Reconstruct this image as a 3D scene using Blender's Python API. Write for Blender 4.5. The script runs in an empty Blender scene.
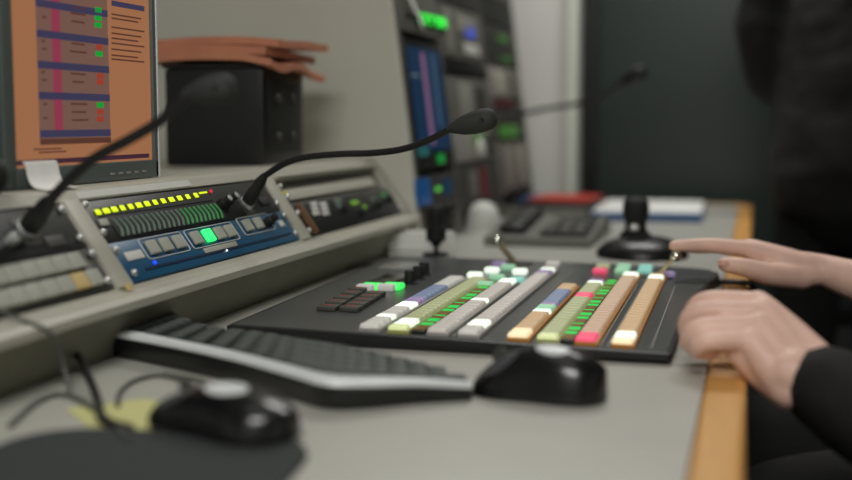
import bpy, bmesh, math, random
from mathutils import Vector, Matrix, noise
random.seed(7)
C = bpy.context.scene.collection
D = 0.75                      # height of the desk top above the floor
# ------------------------------------------------------------------ camera numbers
F = 1183.; H = .235
P = math.atan(120/F); YW = math.atan(329/math.hypot(F, 120))
cp, sp, cy, sy = math.cos(P), math.sin(P), math.cos(YW), math.sin(YW)
fw = (-sy*cp, cy*cp, -sp); rt = (cy, sy, 0); up = (-sy*sp, cy*sp, cp)
def ray(px, py):
    a = (px-426)/F; b = (240-py)/F
    return [fw[i]+a*rt[i]+b*up[i] for i in range(3)]
def hz(px, py, z=0):
    r = ray(px, py); t = (z-H)/r[2]; return Vector((r[0]*t, r[1]*t, z))
def hy(px, py, y):
    r = ray(px, py); t = y/r[1]; return Vector((r[0]*t, y, H+r[2]*t))
# heights below are given above the desk top; W() lifts them to the room's frame
def W(v): v = Vector(v); return Vector((v.x, v.y, v.z+D))
# ------------------------------------------------------------------ materials
def lin(c):
    o = []
    for v in c:
        v /= 255.; o.append(v/12.92 if v <= .04045 else ((v+.055)/1.055)**2.4)
    return (*o, 1)
MC = {}
def mat(name, col, rough=.5, metal=0, em=0, var=.06, scale=40, bump=0, emcol=None, alpha=None, coat=0, trans=0):
    if name in MC: return MC[name]
    m = bpy.data.materials.new(name); m.use_nodes = True
    nt = m.node_tree; b = nt.nodes['Principled BSDF']
    c = lin(col)
    tc = nt.nodes.new('ShaderNodeTexCoord'); nz = nt.nodes.new('ShaderNodeTexNoise')
    nz.inputs['Scale'].default_value = scale; nz.inputs['Detail'].default_value = 4
    nt.links.new(tc.outputs['Object'], nz.inputs['Vector'])
    cr = nt.nodes.new('ShaderNodeValToRGB')
    cr.color_ramp.elements[0].position = .3; cr.color_ramp.elements[1].position = .7
    cr.color_ramp.elements[0].color = tuple(x*(1-var) for x in c[:3])+(1,)
    cr.color_ramp.elements[1].color = tuple(min(1, x*(1+var)) for x in c[:3])+(1,)
    nt.links.new(nz.outputs['Fac'], cr.inputs['Fac'])
    nt.links.new(cr.outputs['Color'], b.inputs['Base Color'])
    b.inputs['Roughness'].default_value = rough; b.inputs['Metallic'].default_value = metal
    if coat: b.inputs['Coat Weight'].default_value = coat; b.inputs['Coat Roughness'].default_value = .08
    if trans: b.inputs['Transmission Weight'].default_value = trans
    if em:
        b.inputs['Emission Color'].default_value = lin(emcol or col); b.inputs['Emission Strength'].default_value = em
    if bump:
        bp = nt.nodes.new('ShaderNodeBump'); bp.inputs['Strength'].default_value = bump; bp.inputs['Distance'].default_value = .002
        nt.links.new(nz.outputs['Fac'], bp.inputs['Height']); nt.links.new(bp.outputs['Normal'], b.inputs['Normal'])
    MC[name] = m; return m
def wood_mat():
    m = mat('edge_wood', (214, 158, 84), .45, var=.1, scale=12)
    nt = m.node_tree; nz = [n for n in nt.nodes if n.type == 'TEX_NOISE'][0]; tc = [n for n in nt.nodes if n.type == 'TEX_COORD'][0]
    mp = nt.nodes.new('ShaderNodeMapping'); mp.inputs['Scale'].default_value = (12, .8, 12)
    nt.links.new(tc.outputs['Object'], mp.inputs['Vector']); nt.links.new(mp.outputs['Vector'], nz.inputs['Vector'])
    return m
M = dict(
 desk=mat('grey_laminate', (178, 177, 168), .42, var=.025, scale=14),
 wood=wood_mat(),
 beige=mat('beige_enamel', (186, 184, 170), .45, var=.03, scale=9),
 panelside=mat('grey_beige_steel', (210, 210, 197), .5, var=.03, scale=5),
 black=mat('black_plastic', (26, 27, 27), .38, var=.1),
 blackm=mat('matte_black', (22, 23, 22), .6, var=.15, bump=.2, scale=300),
 mixer=mat('mixer_charcoal', (76, 78, 77), .30, var=.04, scale=60),
 mixeredge=mat('mixer_rim', (24, 25, 27), .45, var=.08),
 blue=mat('blue_enamel', (32, 88, 124), .3, var=.08, scale=20),
 blued=mat('dark_blue', (14, 40, 70), .3),
 steel=mat('steel', (225, 228, 225), .38, metal=.85),
 chrome=mat('chrome', (225, 222, 210), .08, metal=1),
 brass=mat('lever_metal', (184, 172, 138), .35, metal=.4),
 key=mat('pale_key', (170, 172, 160), .5),
 keyor=mat('amber_key', (205, 180, 120), .5),
 white=mat('white_plastic', (214, 214, 208), .5, var=.03),
 paper=mat('white_paper', (240, 240, 236), .8, var=.04),
 note=mat('yellow_note', (206, 204, 140), .8, var=.04),
 greyd=mat('dark_grey_metal', (66, 66, 62), .5),
 greym=mat('mid_grey_metal', (110, 109, 102), .5),
 greyl=mat('light_grey_metal', (150, 149, 141), .5),
 bezel=mat('monitor_bezel', (92, 101, 98), .4, var=.03),
 silver=mat('silver_plastic', (226, 230, 230), .35, metal=.0, var=.03),
 rubber=mat('rubber_cable', (24, 24, 24), .5),
 cloth=mat('mat_cloth', (52, 56, 56), .9, var=.18, scale=420, bump=.4),
 jacket=mat('black_fabric', (13, 13, 13), .85, var=.3, scale=60, bump=.3),
 trousers=mat('black_trousers', (14, 14, 15), .9, var=.3, scale=60),
 hair=mat('dark_hair', (30, 22, 17), .6, var=.3, scale=200),
 skin=mat('skin', (230, 190, 173), .48, var=.09, scale=26, bump=.12),
 nail=mat('nail', (226, 176, 160), .3, var=.02),
 leather=mat('orange_brown_leather', (200, 132, 102), .55, var=.08, scale=20),
 red=mat('red_card', (196, 62, 44), .5),
 bluecard=mat('blue_card', (40, 84, 136), .5),
 carpet=mat('dark_carpet', (34, 35, 35), .95, var=.2, scale=150),
 wall=mat('white_paint', (226, 225, 222), .8, var=.02, scale=3),
 walll=mat('grey_paint', (176, 176, 170), .8, var=.02, scale=3),
 walld=mat('charcoal_paint', (52, 55, 54), .8, var=.04, scale=3),
 trim=mat('pale_green_trim', (232, 238, 226), .5, var=.02),
 ceil=mat('ceiling_paint', (170, 170, 165), .9, var=.02),
 glass=mat('dark_glass', (48, 57, 54), .25, var=.10, scale=1.6),
 knob=mat('knob_black', (18, 20, 20), .7),
 brown=mat('brown_edge', (110, 80, 52), .6),
)
def glow(name, col, s, base=None): return mat(name, base or col, .35, em=s, emcol=col, var=.02)
G = dict(
 yel=glow('yellow_led', (205, 225, 20), 1.0), red=glow('red_led', (225, 50, 70), .6), grn=glow('green_led', (50, 255, 120), 1.1),
 blu=glow('blue_led', (30, 70, 255), 1.4), wht=glow('white_led', (240, 245, 255), .9),
 meter=glow('meter_grey', (110, 130, 112), .25, (80, 92, 82)), meterg=glow('meter_green', (70, 150, 85), .35, (60, 100, 66)),
)
# ------------------------------------------------------------------ mesh builder
class MB:
    def __init__(s): s.bm = bmesh.new(); s.mi = 0
    def _take(s, bm2, mx=None):
        if mx is not None: bm2.transform(mx)
        for f in bm2.faces: f.material_index = s.mi
        me = bpy.data.meshes.new('t'); bm2.to_mesh(me); bm2.free(); s.bm.from_mesh(me); bpy.data.meshes.remove(me)
    def box(s, c, d, bev=0, rot=None, seg=2, mx=None):
        b = bmesh.new(); bmesh.ops.create_cube(b, size=1)
        bmesh.ops.scale(b, vec=d, verts=b.verts)
        if bev: bmesh.ops.bevel(b, geom=b.edges[:], offset=min(bev, min(d)*.45), segments=seg, affect='EDGES', profile=.6)
        m = Matrix.Translation(c)
        if rot: m = m @ rot
        if mx is not None: m = mx @ m
        s._take(b, m); return s
    def cyl(s, c, r, h, axis=(0, 0, 1), r2=None, seg=24, bev=0):
        b = bmesh.new(); bmesh.ops.create_cone(b, cap_ends=True, segments=seg, radius1=r, radius2=r if r2 is None else r2, depth=h)
        if bev:
            es = [e for e in b.edges if len(e.link_faces) == 2 and any(len(f.verts) > 4 for f in e.link_faces)]
            bmesh.ops.bevel(b, geom=es, offset=bev, segments=2, affect='EDGES')
        q = Vector((0, 0, 1)).rotation_difference(Vector(axis).normalized()).to_matrix().to_4x4()
        s._take(b, Matrix.Translation(c) @ q); return s
    def ball(s, c, r, sc=(1, 1, 1), rot=None, seg=20):
        b = bmesh.new(); bmesh.ops.create_uvsphere(b, u_segments=seg, v_segments=seg//2+2, radius=r)
        m = Matrix.Translation(c) @ (rot if rot else Matrix.Identity(4)) @ Matrix.Diagonal((*sc, 1))
        s._take(b, m); return s
    def lathe(s, prof, c=(0, 0, 0), axis=(0, 0, 1), seg=28):
        b = bmesh.new(); rings = []
        for r, z in prof:
            rings.append([b.verts.new((r*math.cos(2*math.pi*k/seg), r*math.sin(2*math.pi*k/seg), z)) for k in range(seg)])
        for a, c2 in zip(rings, rings[1:]):
            for k in range(seg): b.faces.new((a[k], a[(k+1) % seg], c2[(k+1) % seg], c2[k]))
        b.faces.new(rings[0][::-1]); b.faces.new(rings[-1])
        q = Vector((0, 0, 1)).rotation_difference(Vector(axis).normalized()).to_matrix().to_4x4()
        bmesh.ops.remove_doubles(b, verts=b.verts, dist=1e-6)
        s._take(b, Matrix.Translation(c) @ q); return s
    def tube(s, pts, rad, seg=12, smooth=6, cap=True):
        pts = [Vector(p) for p in pts]
        if not hasattr(rad, '__len__'): rad = [rad]*len(pts)
        if smooth > 1 and len(pts) > 2:
            np_, nr = [], []
            for i in range(len(pts)-1):
                p0 = pts[max(i-1, 0)]; p1 = pts[i]; p2 = pts[i+1]; p3 = pts[min(i+2, len(pts)-1)]
                for k in range(smooth):
                    t = k/smooth
                    np_.append(.5*((2*p1)+(p2-p0)*t+(2*p0-5*p1+4*p2-p3)*t*t+(3*p1-p0-3*p2+p3)*t**3)); nr.append(rad[i]*(1-t)+rad[i+1]*t)
            np_.append(pts[-1]); nr.append(rad[-1]); pts, rad = np_, nr
        if cap:   # rounded ends
            d0 = (pts[0]-pts[1]).normalized(); d1 = (pts[-1]-pts[-2]).normalized()
            a = [(pts[0]+d0*rad[0]*math.sin(x), rad[0]*math.cos(x)) for x in (1.4, 1.0, .5)]
            e = [(pts[-1]+d1*rad[-1]*math.sin(x), rad[-1]*math.cos(x)) for x in (.5, 1.0, 1.4)]
            pts = [x[0] for x in a]+pts+[x[0] for x in e]; rad = [x[1] for x in a]+list(rad)+[x[1] for x in e]
        b = bmesh.new(); rings = []; n = None
        for i, p in enumerate(pts):
            t = (pts[min(i+1, len(pts)-1)]-pts[max(i-1, 0)]).normalized()
            if n is None: n = t.orthogonal().normalized()
            n = (n-t*n.dot(t)).normalized(); bb = t.cross(n)
            rings.append([b.verts.new(p+rad[i]*(n*math.cos(2*math.pi*k/seg)+bb*math.sin(2*math.pi*k/seg))) for k in range(seg)])
        for a, c2 in zip(rings, rings[1:]):
            for k in range(seg): b.faces.new((a[k], a[(k+1) % seg], c2[(k+1) % seg], c2[k]))
        b.faces.new(rings[0][::-1]); b.faces.new(rings[-1])
        s._take(b); return s
    def loops(s, lps, cap=True):
        b = bmesh.new(); rs = [[b.verts.new(p) for p in l] for l in lps]
        for a, c2 in zip(rs, rs[1:]):
            n = len(a)
            for k in range(n): b.faces.new((a[k], a[(k+1) % n], c2[(k+1) % n], c2[k]))
        if cap: b.faces.new(rs[0][::-1]); b.faces.new(rs[-1])
        bmesh.ops.recalc_face_normals(b, faces=b.faces); s._take(b); return s
    def prism(s, poly, a0, a1, axis='y', bev=0):
        def P3(p, a): return {'y': (p[0], a, p[1]), 'z': (p[0], p[1], a), 'x': (a, p[0], p[1])}[axis]
        b = bmesh.new(); r0 = [b.verts.new(P3(p, a0)) for p in poly]; r1 = [b.verts.new(P3(p, a1)) for p in poly]; n = len(poly)
        for k in range(n): b.faces.new((r0[k], r0[(k+1) % n], r1[(k+1) % n], r1[k]))
        b.faces.new(r0[::-1]); b.faces.new(r1); bmesh.ops.recalc_face_normals(b, faces=b.faces)
        if bev: bmesh.ops.bevel(b, geom=b.edges[:], offset=bev, segments=2, affect='EDGES')
        s._take(b); return s
    def build(s, name, m, parent=None, mx=None, smooth=True):
        bmesh.ops.recalc_face_normals(s.bm, faces=s.bm.faces)
        me = bpy.data.meshes.new(name); s.bm.to_mesh(me); s.bm.free()
        for x in (m if isinstance(m, (list, tuple)) else [m]): me.materials.append(x)
        if smooth:
            me.polygons.foreach_set('use_smooth', [True]*len(me.polygons))
            try: me.set_sharp_from_angle(angle=math.radians(38))
            except Exception: pass
        o = bpy.data.objects.new(name, me); C.objects.link(o)
        if parent: o.parent = parent
        if mx is not None: o.matrix_local = mx
        return o
def tag(o, label=None, cat=None, group=None, kind=None):
    if label: o['label'] = label
    if cat: o['category'] = cat
    if group: o['group'] = group
    if kind: o['kind'] = kind
    return o
def thing(name, label, cat, mx=(0, 0, 0), group=None):
    o = bpy.data.objects.new(name, None); C.objects.link(o); o.empty_display_size = .02
    if isinstance(mx, Matrix): o.matrix_world = mx
    else: o.location = mx
    return tag(o, label, cat, group)
def struct(name, mb, m): return tag(mb.build(name, m), kind='structure')
def copy_part(o, parent, loc=None):
    c = o.copy(); C.objects.link(c); c.parent = parent
    if loc is not None: c.location = loc
    return c
def rotz(a): return Matrix.Rotation(a, 4, 'Z')

# ------------------------------------------------------------------ the room
struct('floor', MB().box((.2, 1.6, -.02), (4.6, 6.6, .04)), M['carpet'])
struct('ceiling', MB().box((.2, 1.6, 2.62), (4.6, 6.6, .04)), M['ceil'])
struct('wall_left', MB().box((-2.12, 1.6, 1.3), (.04, 6.6, 2.68)), M['walll'])
struct('wall_right', MB().box((2.52, 1.6, 1.3), (.04, 6.6, 2.68)), M['walll'])
struct('wall_near', MB().box((.2, -1.72, 1.3), (4.6, .04, 2.68)), M['walll'])
# far wall: white pier on the left, dark glazed partition on the right
YF = 3.80
mb = MB(); mb.box((-1.32, YF+.06, 1.3), (1.56, .12, 2.6)); struct('wall_far', mb, M['wall'])
struct('trim_1', MB().box((-.556, YF+.03, 1.3), (.03, .2, 2.6), .004), M['trim'])
mb = MB(); mb.box((.98, YF+.06, .19), (3.04, .10, .38)); mb.box((.98, YF+.06, 2.5), (3.04, .10, .24)); struct('wall_far_base', mb, M['walld'])
wf = bpy.data.objects.new('window_1', None); C.objects.link(wf); tag(wf, kind='structure')
mb = MB()
mb.box((-.515, YF+.04, 1.38), (.05, .08, 2.0), .004); mb.box((2.475, YF+.04, 1.38), (.05, .08, 2.0), .004)
mb.box((.98, YF+.04, .395), (2.94, .08, .05), .004); mb.box((.98, YF+.04, 2.365), (2.94, .08, .05), .004)
mb.build('window_frame', M['black'], wf)
MB().box((.98, YF+.05, 1.38), (2.94, .012, 1.94)).build('window_pane', M['glass'], wf)

# ------------------------------------------------------------------ desk
desk = thing('control_desk', 'long grey laminate control desk with rounded orange wood edge', 'desk', (0, 0, 0))
mb = MB(); mb.box((-.675, 1.55, D-.0145), (1.275, 3.70, .029), .002); mb.build('desktop', M['desk'], desk)
mb = MB(); mb.box((-.019, 1.55, D-.0155), (.037, 3.70, .031), .008, seg=4); mb.build('wood_edge', M['wood'], desk)
mb = MB(); mb.box((-.675, 3.42, D-.0155), (1.31, .045, .031), .008, seg=4); mb.build('wood_edge', M['wood'], desk)
for y in (.1, 1.9, 3.2): MB().box((-.70, y, (D-.03)/2), (1.0, .03, D-.03), .002).build('leg_panel', M['greyd'], desk)

# ------------------------------------------------------------------ sloping console along the back of the desk
BX, BZ = -.595, .065
ln = math.hypot(.060, .085); UX, UZ = -.060/ln, .085/ln; NX, NZ = .085/ln, .060/ln
FM = Matrix(((0, UX, NX, BX), (1, 0, 0, 0), (0, UZ, NZ, BZ+D), (0, 0, 0, 1)))   # (along, up the slope, out)
def hf(px, py):
    r = ray(px, py); t = (BX*NX+(BZ-H)*NZ)/(r[0]*NX+r[2]*NZ)
    p = (r[0]*t, r[1]*t, H+r[2]*t); return p[1], (p[0]-BX)*UX+(p[2]-BZ)*UZ
def fpt(y, s, n=0): return FM @ Vector((y, s, n))
con = thing('equipment_console', 'beige sloping equipment console standing along the back of the desk', 'console', (0, 0, 0))
Y0, Y1 = .30, 2.045
def sp_(s, n): return (BX+UX*s+NX*n, BZ+UZ*s+NZ*n+D)
body = [(-.622, D), (-.622, D+.0), (-.600, D+.049), (-.576, D+.052), (-.576, D+.060), (-.581, D+.064), sp_(.001, 0), sp_(.006, 0), sp_(.006, -.026), sp_(.109, -.026),
        sp_(.109, 0), sp_(.121, 0), sp_(.126, -.004), (-1.02, D+.163), (-1.02, D)]
MB().prism(body[1:], Y0, Y1).build('body', M['beige'], con, smooth=False)
MB().prism([(-.611, D+.0005), (-.588, D+.0485), (-.598, D+.0485), (-.621, D+.0005)], Y0, Y1-.001).build('lower_shade_panel', mat('olive_lip_shade', (134, 132, 116), .6), con, smooth=False)  # shade beneath the lip put into a darker olive colour
for a, b in ((1.028, 1.056), (1.519, 1.553), (2.012, 2.045), (.57, .60)):
    MB().box(((a+b)/2, .0575, -.012), (b-a, .104, .030), .0015).build('divider', M['beige'], con, mx=FM)
a = hf(134, 289); MB().box((1.043, .004, .0032), (.012, .008, .0006)).build('amber_sticker', M['keyor'], con, mx=FM)
MB().box((1.185, .1145, .0006), (.25, .0085, .0008)).build('label_strip', M['white'], con, mx=FM)
# ------------- helpers for panels on the console
def screw_mesh():
    mb = MB(); mb.cyl((0, 0, .001), .0042, .002, seg=20, bev=.0005); mb.ball((0, 0, .002), .0038, (1, 1, .55)); mb.box((0, 0, .0042), (.006, .0009, .0006))
    o = mb.build('screw', M['steel']); me = o.data; bpy.data.objects.remove(o); return me
SCREW = screw_mesh()
def add_screws(t, pts):
    for y, s in pts:
        o = bpy.data.objects.new('screw', SCREW); C.objects.link(o); o.parent = t; o.location = (y, s, .001)
def fthing(name, label, cat, y, s, group=None):
    return thing(name, label, cat, FM @ Matrix.Translation((y, s, 0)), group)
# --- black audio meter unit
u = fthing('audio_meter_unit', 'black rack unit with yellow channel lights and green meters above the blue panel', 'meter panel', 1.0575, .0565)
def L(p): y, s = hf(*p); return y-1.0575, s-.0565
MB().box((.2305, .025, -.012), (.459, .050, .024), .0015).build('faceplate', M['black'], u)
MB().box((.150, .0355, .0004), (.262, .0105, .0010)).build('channel_window', M['blackm'], u)
for i in range(13):
    p = L((97+98*i/12, 213-17*i/12)); w = (.0085, .011, .010, .008)[i % 4]
    MB().box((p[0], p[1], .0018), (w, .0062, .0012), .0004).build('channel_light', G['yel'], u)
p = L((202, 193.5)); MB().box((p[0], p[1], .0018), (.02, .002, .0012)).build('channel_light', G['yel'], u)
p = L((210, 192)); MB().cyl((p[0], p[1], .0016), .0022, .002, seg=12).build('warning_light', G['red'], u)
MB().box((.160, .0145, .0006), (.258, .0235, .0012), .0004).build('meter_window', M['blackm'], u)
for i in range(22):
    x = .040+.0114*i; mb = MB()
    mb.tube([(x-.004, .005, .0016), (x, .0105, .0016), (x+.001, .0155, .0016), (x-.002, .0235, .0016)], .0017, seg=6, smooth=3)
    mb.build('meter', G['meterg' if i > 12 else 'meter'], u)
p = L((99, 224)); MB().box((.018, .023, .0014), (.016, .008, .002), .0008).build('label_tile', M['key'], u)
for q in ((219, 206), (226, 203)):
    p = L(q); mb = MB(); mb.lathe([(.0065, 0), (.0062, .008), (.0045, .010), (.0045, .016), (.004, .017)], (p[0], p[1], .001)); k = mb.build('rotary_knob', M['knob'], u)
    MB().cyl((p[0], p[1], .0185), .0043, .002, seg=20, bev=.0006).build('cap', M['steel'], k)
p = L((245, 205)); mb = MB(); mb.cyl((p[0], p[1], .001), .011, .003, seg=28, bev=.0008); mb.box((p[0], p[1], .0005), (.026, .030, .002), .001); mb.build('microphone_socket', M['greyd'], u)
p = L((262, 203)); MB().box((.425, .017, .0012), (.03, .012, .002), .0008).build('label_plate', M['blackm'], u)
add_screws(u, [(.004, .046), (.0045, .012), (.455, .046), (.455, .010)])
# --- blue intercom panel
u = fthing('intercom_panel', 'blue rack panel with pale push buttons, one lit green', 'control panel', 1.0575, .0085)
def L(p): y, s = hf(*p); return y-1.0575, s-.0085
MB().box((.2305, .0235, -.012), (.459, .047, .024), .0015).build('faceplate', M['blue'], u)
MB().box((.240, .0105, .0004), (.40, .003, .0012)).build('groove', M['blued'], u)
btn = MB().box((0, 0, .0022), (.0165, .0165, .0044), .0016, seg=3).build('push_button', M['key'], u)
def group_frame(pa, n, w):
    y0, s0 = pa; mb = MB(); hw, hh = w/2, .0125
    loop = []
    for cx_, cy_, a0 in ((hw-.004, hh-.004, 0), (-hw+.004, hh-.004, 90), (-hw+.004, -hh+.004, 180), (hw-.004, -hh+.004, 270)):
        for k in range(4): a = math.radians(a0+30*k); loop.append((y0+cx_+.004*math.cos(a), s0+cy_+.004*math.sin(a), .0006))
    loop.append(loop[0]); mb.tube(loop, .0006, seg=6, smooth=1); return mb.build('button_outline', M['white'], u)
first = True
for pts, lit in ((((152, 249), (164.5, 245.5), (177, 242)), None), (((196, 240), (207.5, 236.5), (218, 233.5), (228, 231)), 1), (((247, 226.5), (257, 223.5)), None)):
    ls = [L(p) for p in pts]; cx_ = sum(l[0] for l in ls)/len(ls); s_ = sum(l[1] for l in ls)/len(ls)
    pitch = (ls[-1][0]-ls[0][0])/(len(ls)-1)
    group_frame((cx_+(.012 if len(ls) == 2 else 0), s_), len(ls), pitch*len(ls)+.006+(.024 if len(ls) == 2 else 0))
    for i, l in enumerate(ls):
        b = btn if first else copy_part(btn, u); first = False
        b.location = (l[0], s_, 0); b.scale = (min(1.25, (pitch-.004)/.0165), 1, 1)
        if lit == i:
            b.data = b.data.copy(); b.data.materials[0] = G['grn']; b['label'] = 'push button lit bright green'
p = L((268, 222)); mb = MB(); mb.lathe([(.007, 0), (.007, .006), (.005, .008), (.005, .014), (.0035, .016)], (p[0], p[1], 0)); mb.build('selector_knob', M['knob'], u)
p = L((264, 224)); mb = MB(); mb.lathe([(.005, 0), (.005, .006), (.004, .012), (.003, .013)], (p[0]-.004, p[1], 0)); mb.build('selector_knob', M['knob'], u)
for q, w, h in (((132, 256), .034, .010), ((280, 224), .014, .009)):
    p = L(q); MB().box((p[0]+.004, p[1], .0007), (w, h, .0014), .0004).build('label_plate', M['white'], u)
p = L((221, 248)); MB().box((p[0], p[1]+.001, .0006), (.088, .0065, .0012), .0003).build('label_strip', M['key'], u)
p = L((154, 263)); MB().cyl((p[0], p[1], .0012), .002, .002, seg=12).build('blue_light', G['blu'], u)
p = L((226, 251)); MB().cyl((p[0], p[1], .0012), .0013, .002, seg=12).build('white_light', G['wht'], u)
add_screws(u, [(.012, .009), (.006, .038), (.452, .038), (.452, .009)])
# --- left section
u = fthing('microphone_unit', 'black rack unit with a microphone plugged in, left of the yellow lights', 'rack unit', .603, .0565)
MB().box((.2115, .025, -.012), (.421, .050, .024), .0015).build('faceplate', M['black'], u)
mb = MB(); mb.cyl((.343, .028, .001), .012, .004, seg=28, bev=.001); mb.box((.343, .026, .0005), (.028, .03, .002), .001); mb.build('microphone_socket', M['greyd'], u)
mb = MB(); mb.lathe([(.006, 0), (.006, .007), (.0045, .011)], (.312, .020, 0)); mb.build('rotary_knob', M['steel'], u)
MB().box((.375, .012, .0008), (.03, .012, .0014), .0004).build('label_plate', M['greyd'], u)
add_screws(u, [(.414, .044), (.414, .010), (.01, .044), (.01, .010)])
u = fthing('key_panel', 'grey rack panel with two rows of pale square keys', 'control panel', .603, .0085)
MB().box((.2115, .0235, -.012), (.421, .047, .024), .0015).build('faceplate', M['greyd'], u)
k0 = None
for r, s_ in enumerate((.0345, .0135)):
    for i in range(14):
        if k0 is None: k0 = MB().box((0, 0, .003), (.0215, .017, .006), .0015, seg=3).build('key', M['key'], u); o = k0
        else: o = copy_part(k0, u)
        o.location = (.075+.0245*i-(.012 if r == 0 else 0), s_, 0)
        if r == 1 and i == 12: o.data = o.data.copy(); o.data.materials[0] = M['keyor']; o['label'] = 'amber tinted key'
MB().cyl((.395, .028, .002), .0085, .003, seg=20, bev=.0008).build('round_button', M['greym'], u)
add_screws(u, [(.416, .039), (.414, .008), (.01, .039), (.01, .008)])
# --- right section
u = fthing('rack_filler_plate', 'dark grey blanking panel with a long pale label bar, at the console end', 'rack panel', 1.5545, .062)
MB().box((.228, .0225, -.016), (.455, .045, .018), .0015).build('faceplate', M['greym'], u)
MB().box((.220, .0170, -.0045), (.40, .017, .005), .001).build('label_bar', M['beige'], u)
MB().box((.016, .020, -.004), (.012, .008, .006), .001).build('yellow_tag', glow('yellow_tag', (205, 190, 50), .05), u)
MB().box((.228, .0425, .004), (.452, .004, .014), .001).build('top_lip', M['beige'], u)
add_screws(u, [(.006, .030), (.006, .012)])
u = fthing('patch_unit', 'black rack unit with white labels and small green lights at the console end', 'rack unit', 1.5545, .0085)
def L(p): y, s = hf(*p); return y-1.5545, s-.0085
MB().box((.228, .0255, -.012), (.455, .051, .026), .0015).build('faceplate', M['black'], u)
MB().box((.017, .0255, .004), (.006, .050, .012), .001).build('side_edge', M['brown'], u)
for i in range(3):
    for j in range(2):
        p = L((313+9.5*j+i*1.2, 204.5+4.6*i)); MB().box((p[0], p[1], .0016), (.026, .0065, .0016), .0005).build('white_label', M['white'], u)
for q, w, m_ in (((338, 206), .016, 'meter'), ((354, 203), .034, 'glim'), ((364, 207), .012, 'glim'), ((383, 195), .026, 'meterg'), ((372, 199), .014, 'meter'), ((337, 201), .03, 'meter')):
    if m_ == 'glim' and m_ not in G: G['glim'] = glow('lime_led', (130, 190, 50), .4, (90, 120, 50))
    p = L(q); MB().box((p[0], p[1], .0014), (w, .007, .0014), .0005).build('indicator', G[m_], u)
for q in ((343, 210), (360, 214), (377, 206), (388, 200)):
    p = L(q); MB().lathe([(.006, 0), (.006, .006), (.004, .010)], (p[0], p[1], .0)).build('rotary_knob', M['knob'], u)
add_screws(u, [(.006, .038), (.006, .008), (.448, .008)])

# ------------------------------------------------------------------ gooseneck microphones
def goose(name, label, pts, rneck, base, head_a, head_b, hr, group='gooseneck microphones', headm='headgrey'):
    t = thing(name, label, 'microphone', W(base[0]), group); o = -Vector(W(base[0]))
    T = lambda v: Vector(W(v))+o
    b0, b1 = T(base[0]), T(base[1]); d = (b1-b0); ln_ = d.length; r = base[2]
    MB().lathe([(r*.8, 0), (r, .002), (r, ln_*.45), (r*.85, ln_*.5), (r*.8, ln_*.8), (r*.5, ln_), (r*.3, ln_*1.02)], b0, d).build('connector', M['black'], t)
    c = MB().lathe([(r*1.12, -.003), (r*1.15, 0), (r*1.12, .004), (r*.9, .005)], b0, d).build('collar', M['steel'], t)
    MB().tube([b1-d*.05]+[T(p) for p in pts]+[T(head_a)], rneck, seg=12, smooth=8).build('gooseneck', M['rubber'], t)
    a, e = T(head_a), T(head_b); d = e-a; ln_ = d.length
    h = MB().lathe([(rneck*.9, -.004), (rneck*1.35, .0), (hr*.62, ln_*.12), (hr*.86, ln_*.28), (hr, ln_*.5), (hr, ln_*.74), (hr*.93, ln_*.87), (hr*.72, ln_*.955), (hr*.4, ln_*.99), (hr*.05, ln_)], a, d).build('microphone_head', M[headm], t)
    side = d.cross(Vector((0, 0, 1))).normalized(); 
    if side.y > 0: side = -side
    uu = side.cross(d).normalized()
    if uu.z < 0: uu = -uu
    MB().lathe([(.0026, 0), (.0026, .0008), (.0018, .0008), (.0018, .0002)], a+d*.76+side*hr*.97, side, seg=16).build('vent_port', M['black'], h)
    MB().box((0, 0, 0), (.007, .004, .002), .0005, mx=Matrix.Translation(a+d*.66+uu*hr*.97) @ Vector((1, 0, 0)).rotation_difference(d).to_matrix().to_4x4()).build('vent_slot', M['black'], h)
    return t
M['headgrey'] = mat('microphone_grey', (50, 52, 50), .75, var=.05, scale=90)
yb, sb = hf(245, 205)
bp = fpt(yb, sb, .002)-Vector((0, 0, D))
goose('gooseneck_microphone', 'black gooseneck microphone in focus, plugged in above the blue panel',
      [hy(283, 164.5, yb-.015), hy(305, 157.5, yb-.02), hy(340, 154, yb-.025), hy(372, 153, yb-.03), hy(403, 149, yb-.038), hy(430, 139.5, yb-.045)],
      .0042, (bp, hy(265, 175, yb-.008), .0088), hy(451, 128.5, yb-.05), hy(496, 117, yb-.055), .0136)
bp = fpt(.603+.343, .0565+.028, .002)-Vector((0, 0, D))
goose('gooseneck_microphone', 'black gooseneck microphone at left, curving up in front of the monitor',
      [hy(66, 183, .935), hy(95, 158, .935), hy(130, 139, .935), hy(160, 121, .935), hy(178, 105, .935)],
      .0048, (bp, hy(52, 198, .935), .0100), hy(188, 95, .935), hy(234, 86, .93), .0130)
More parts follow.
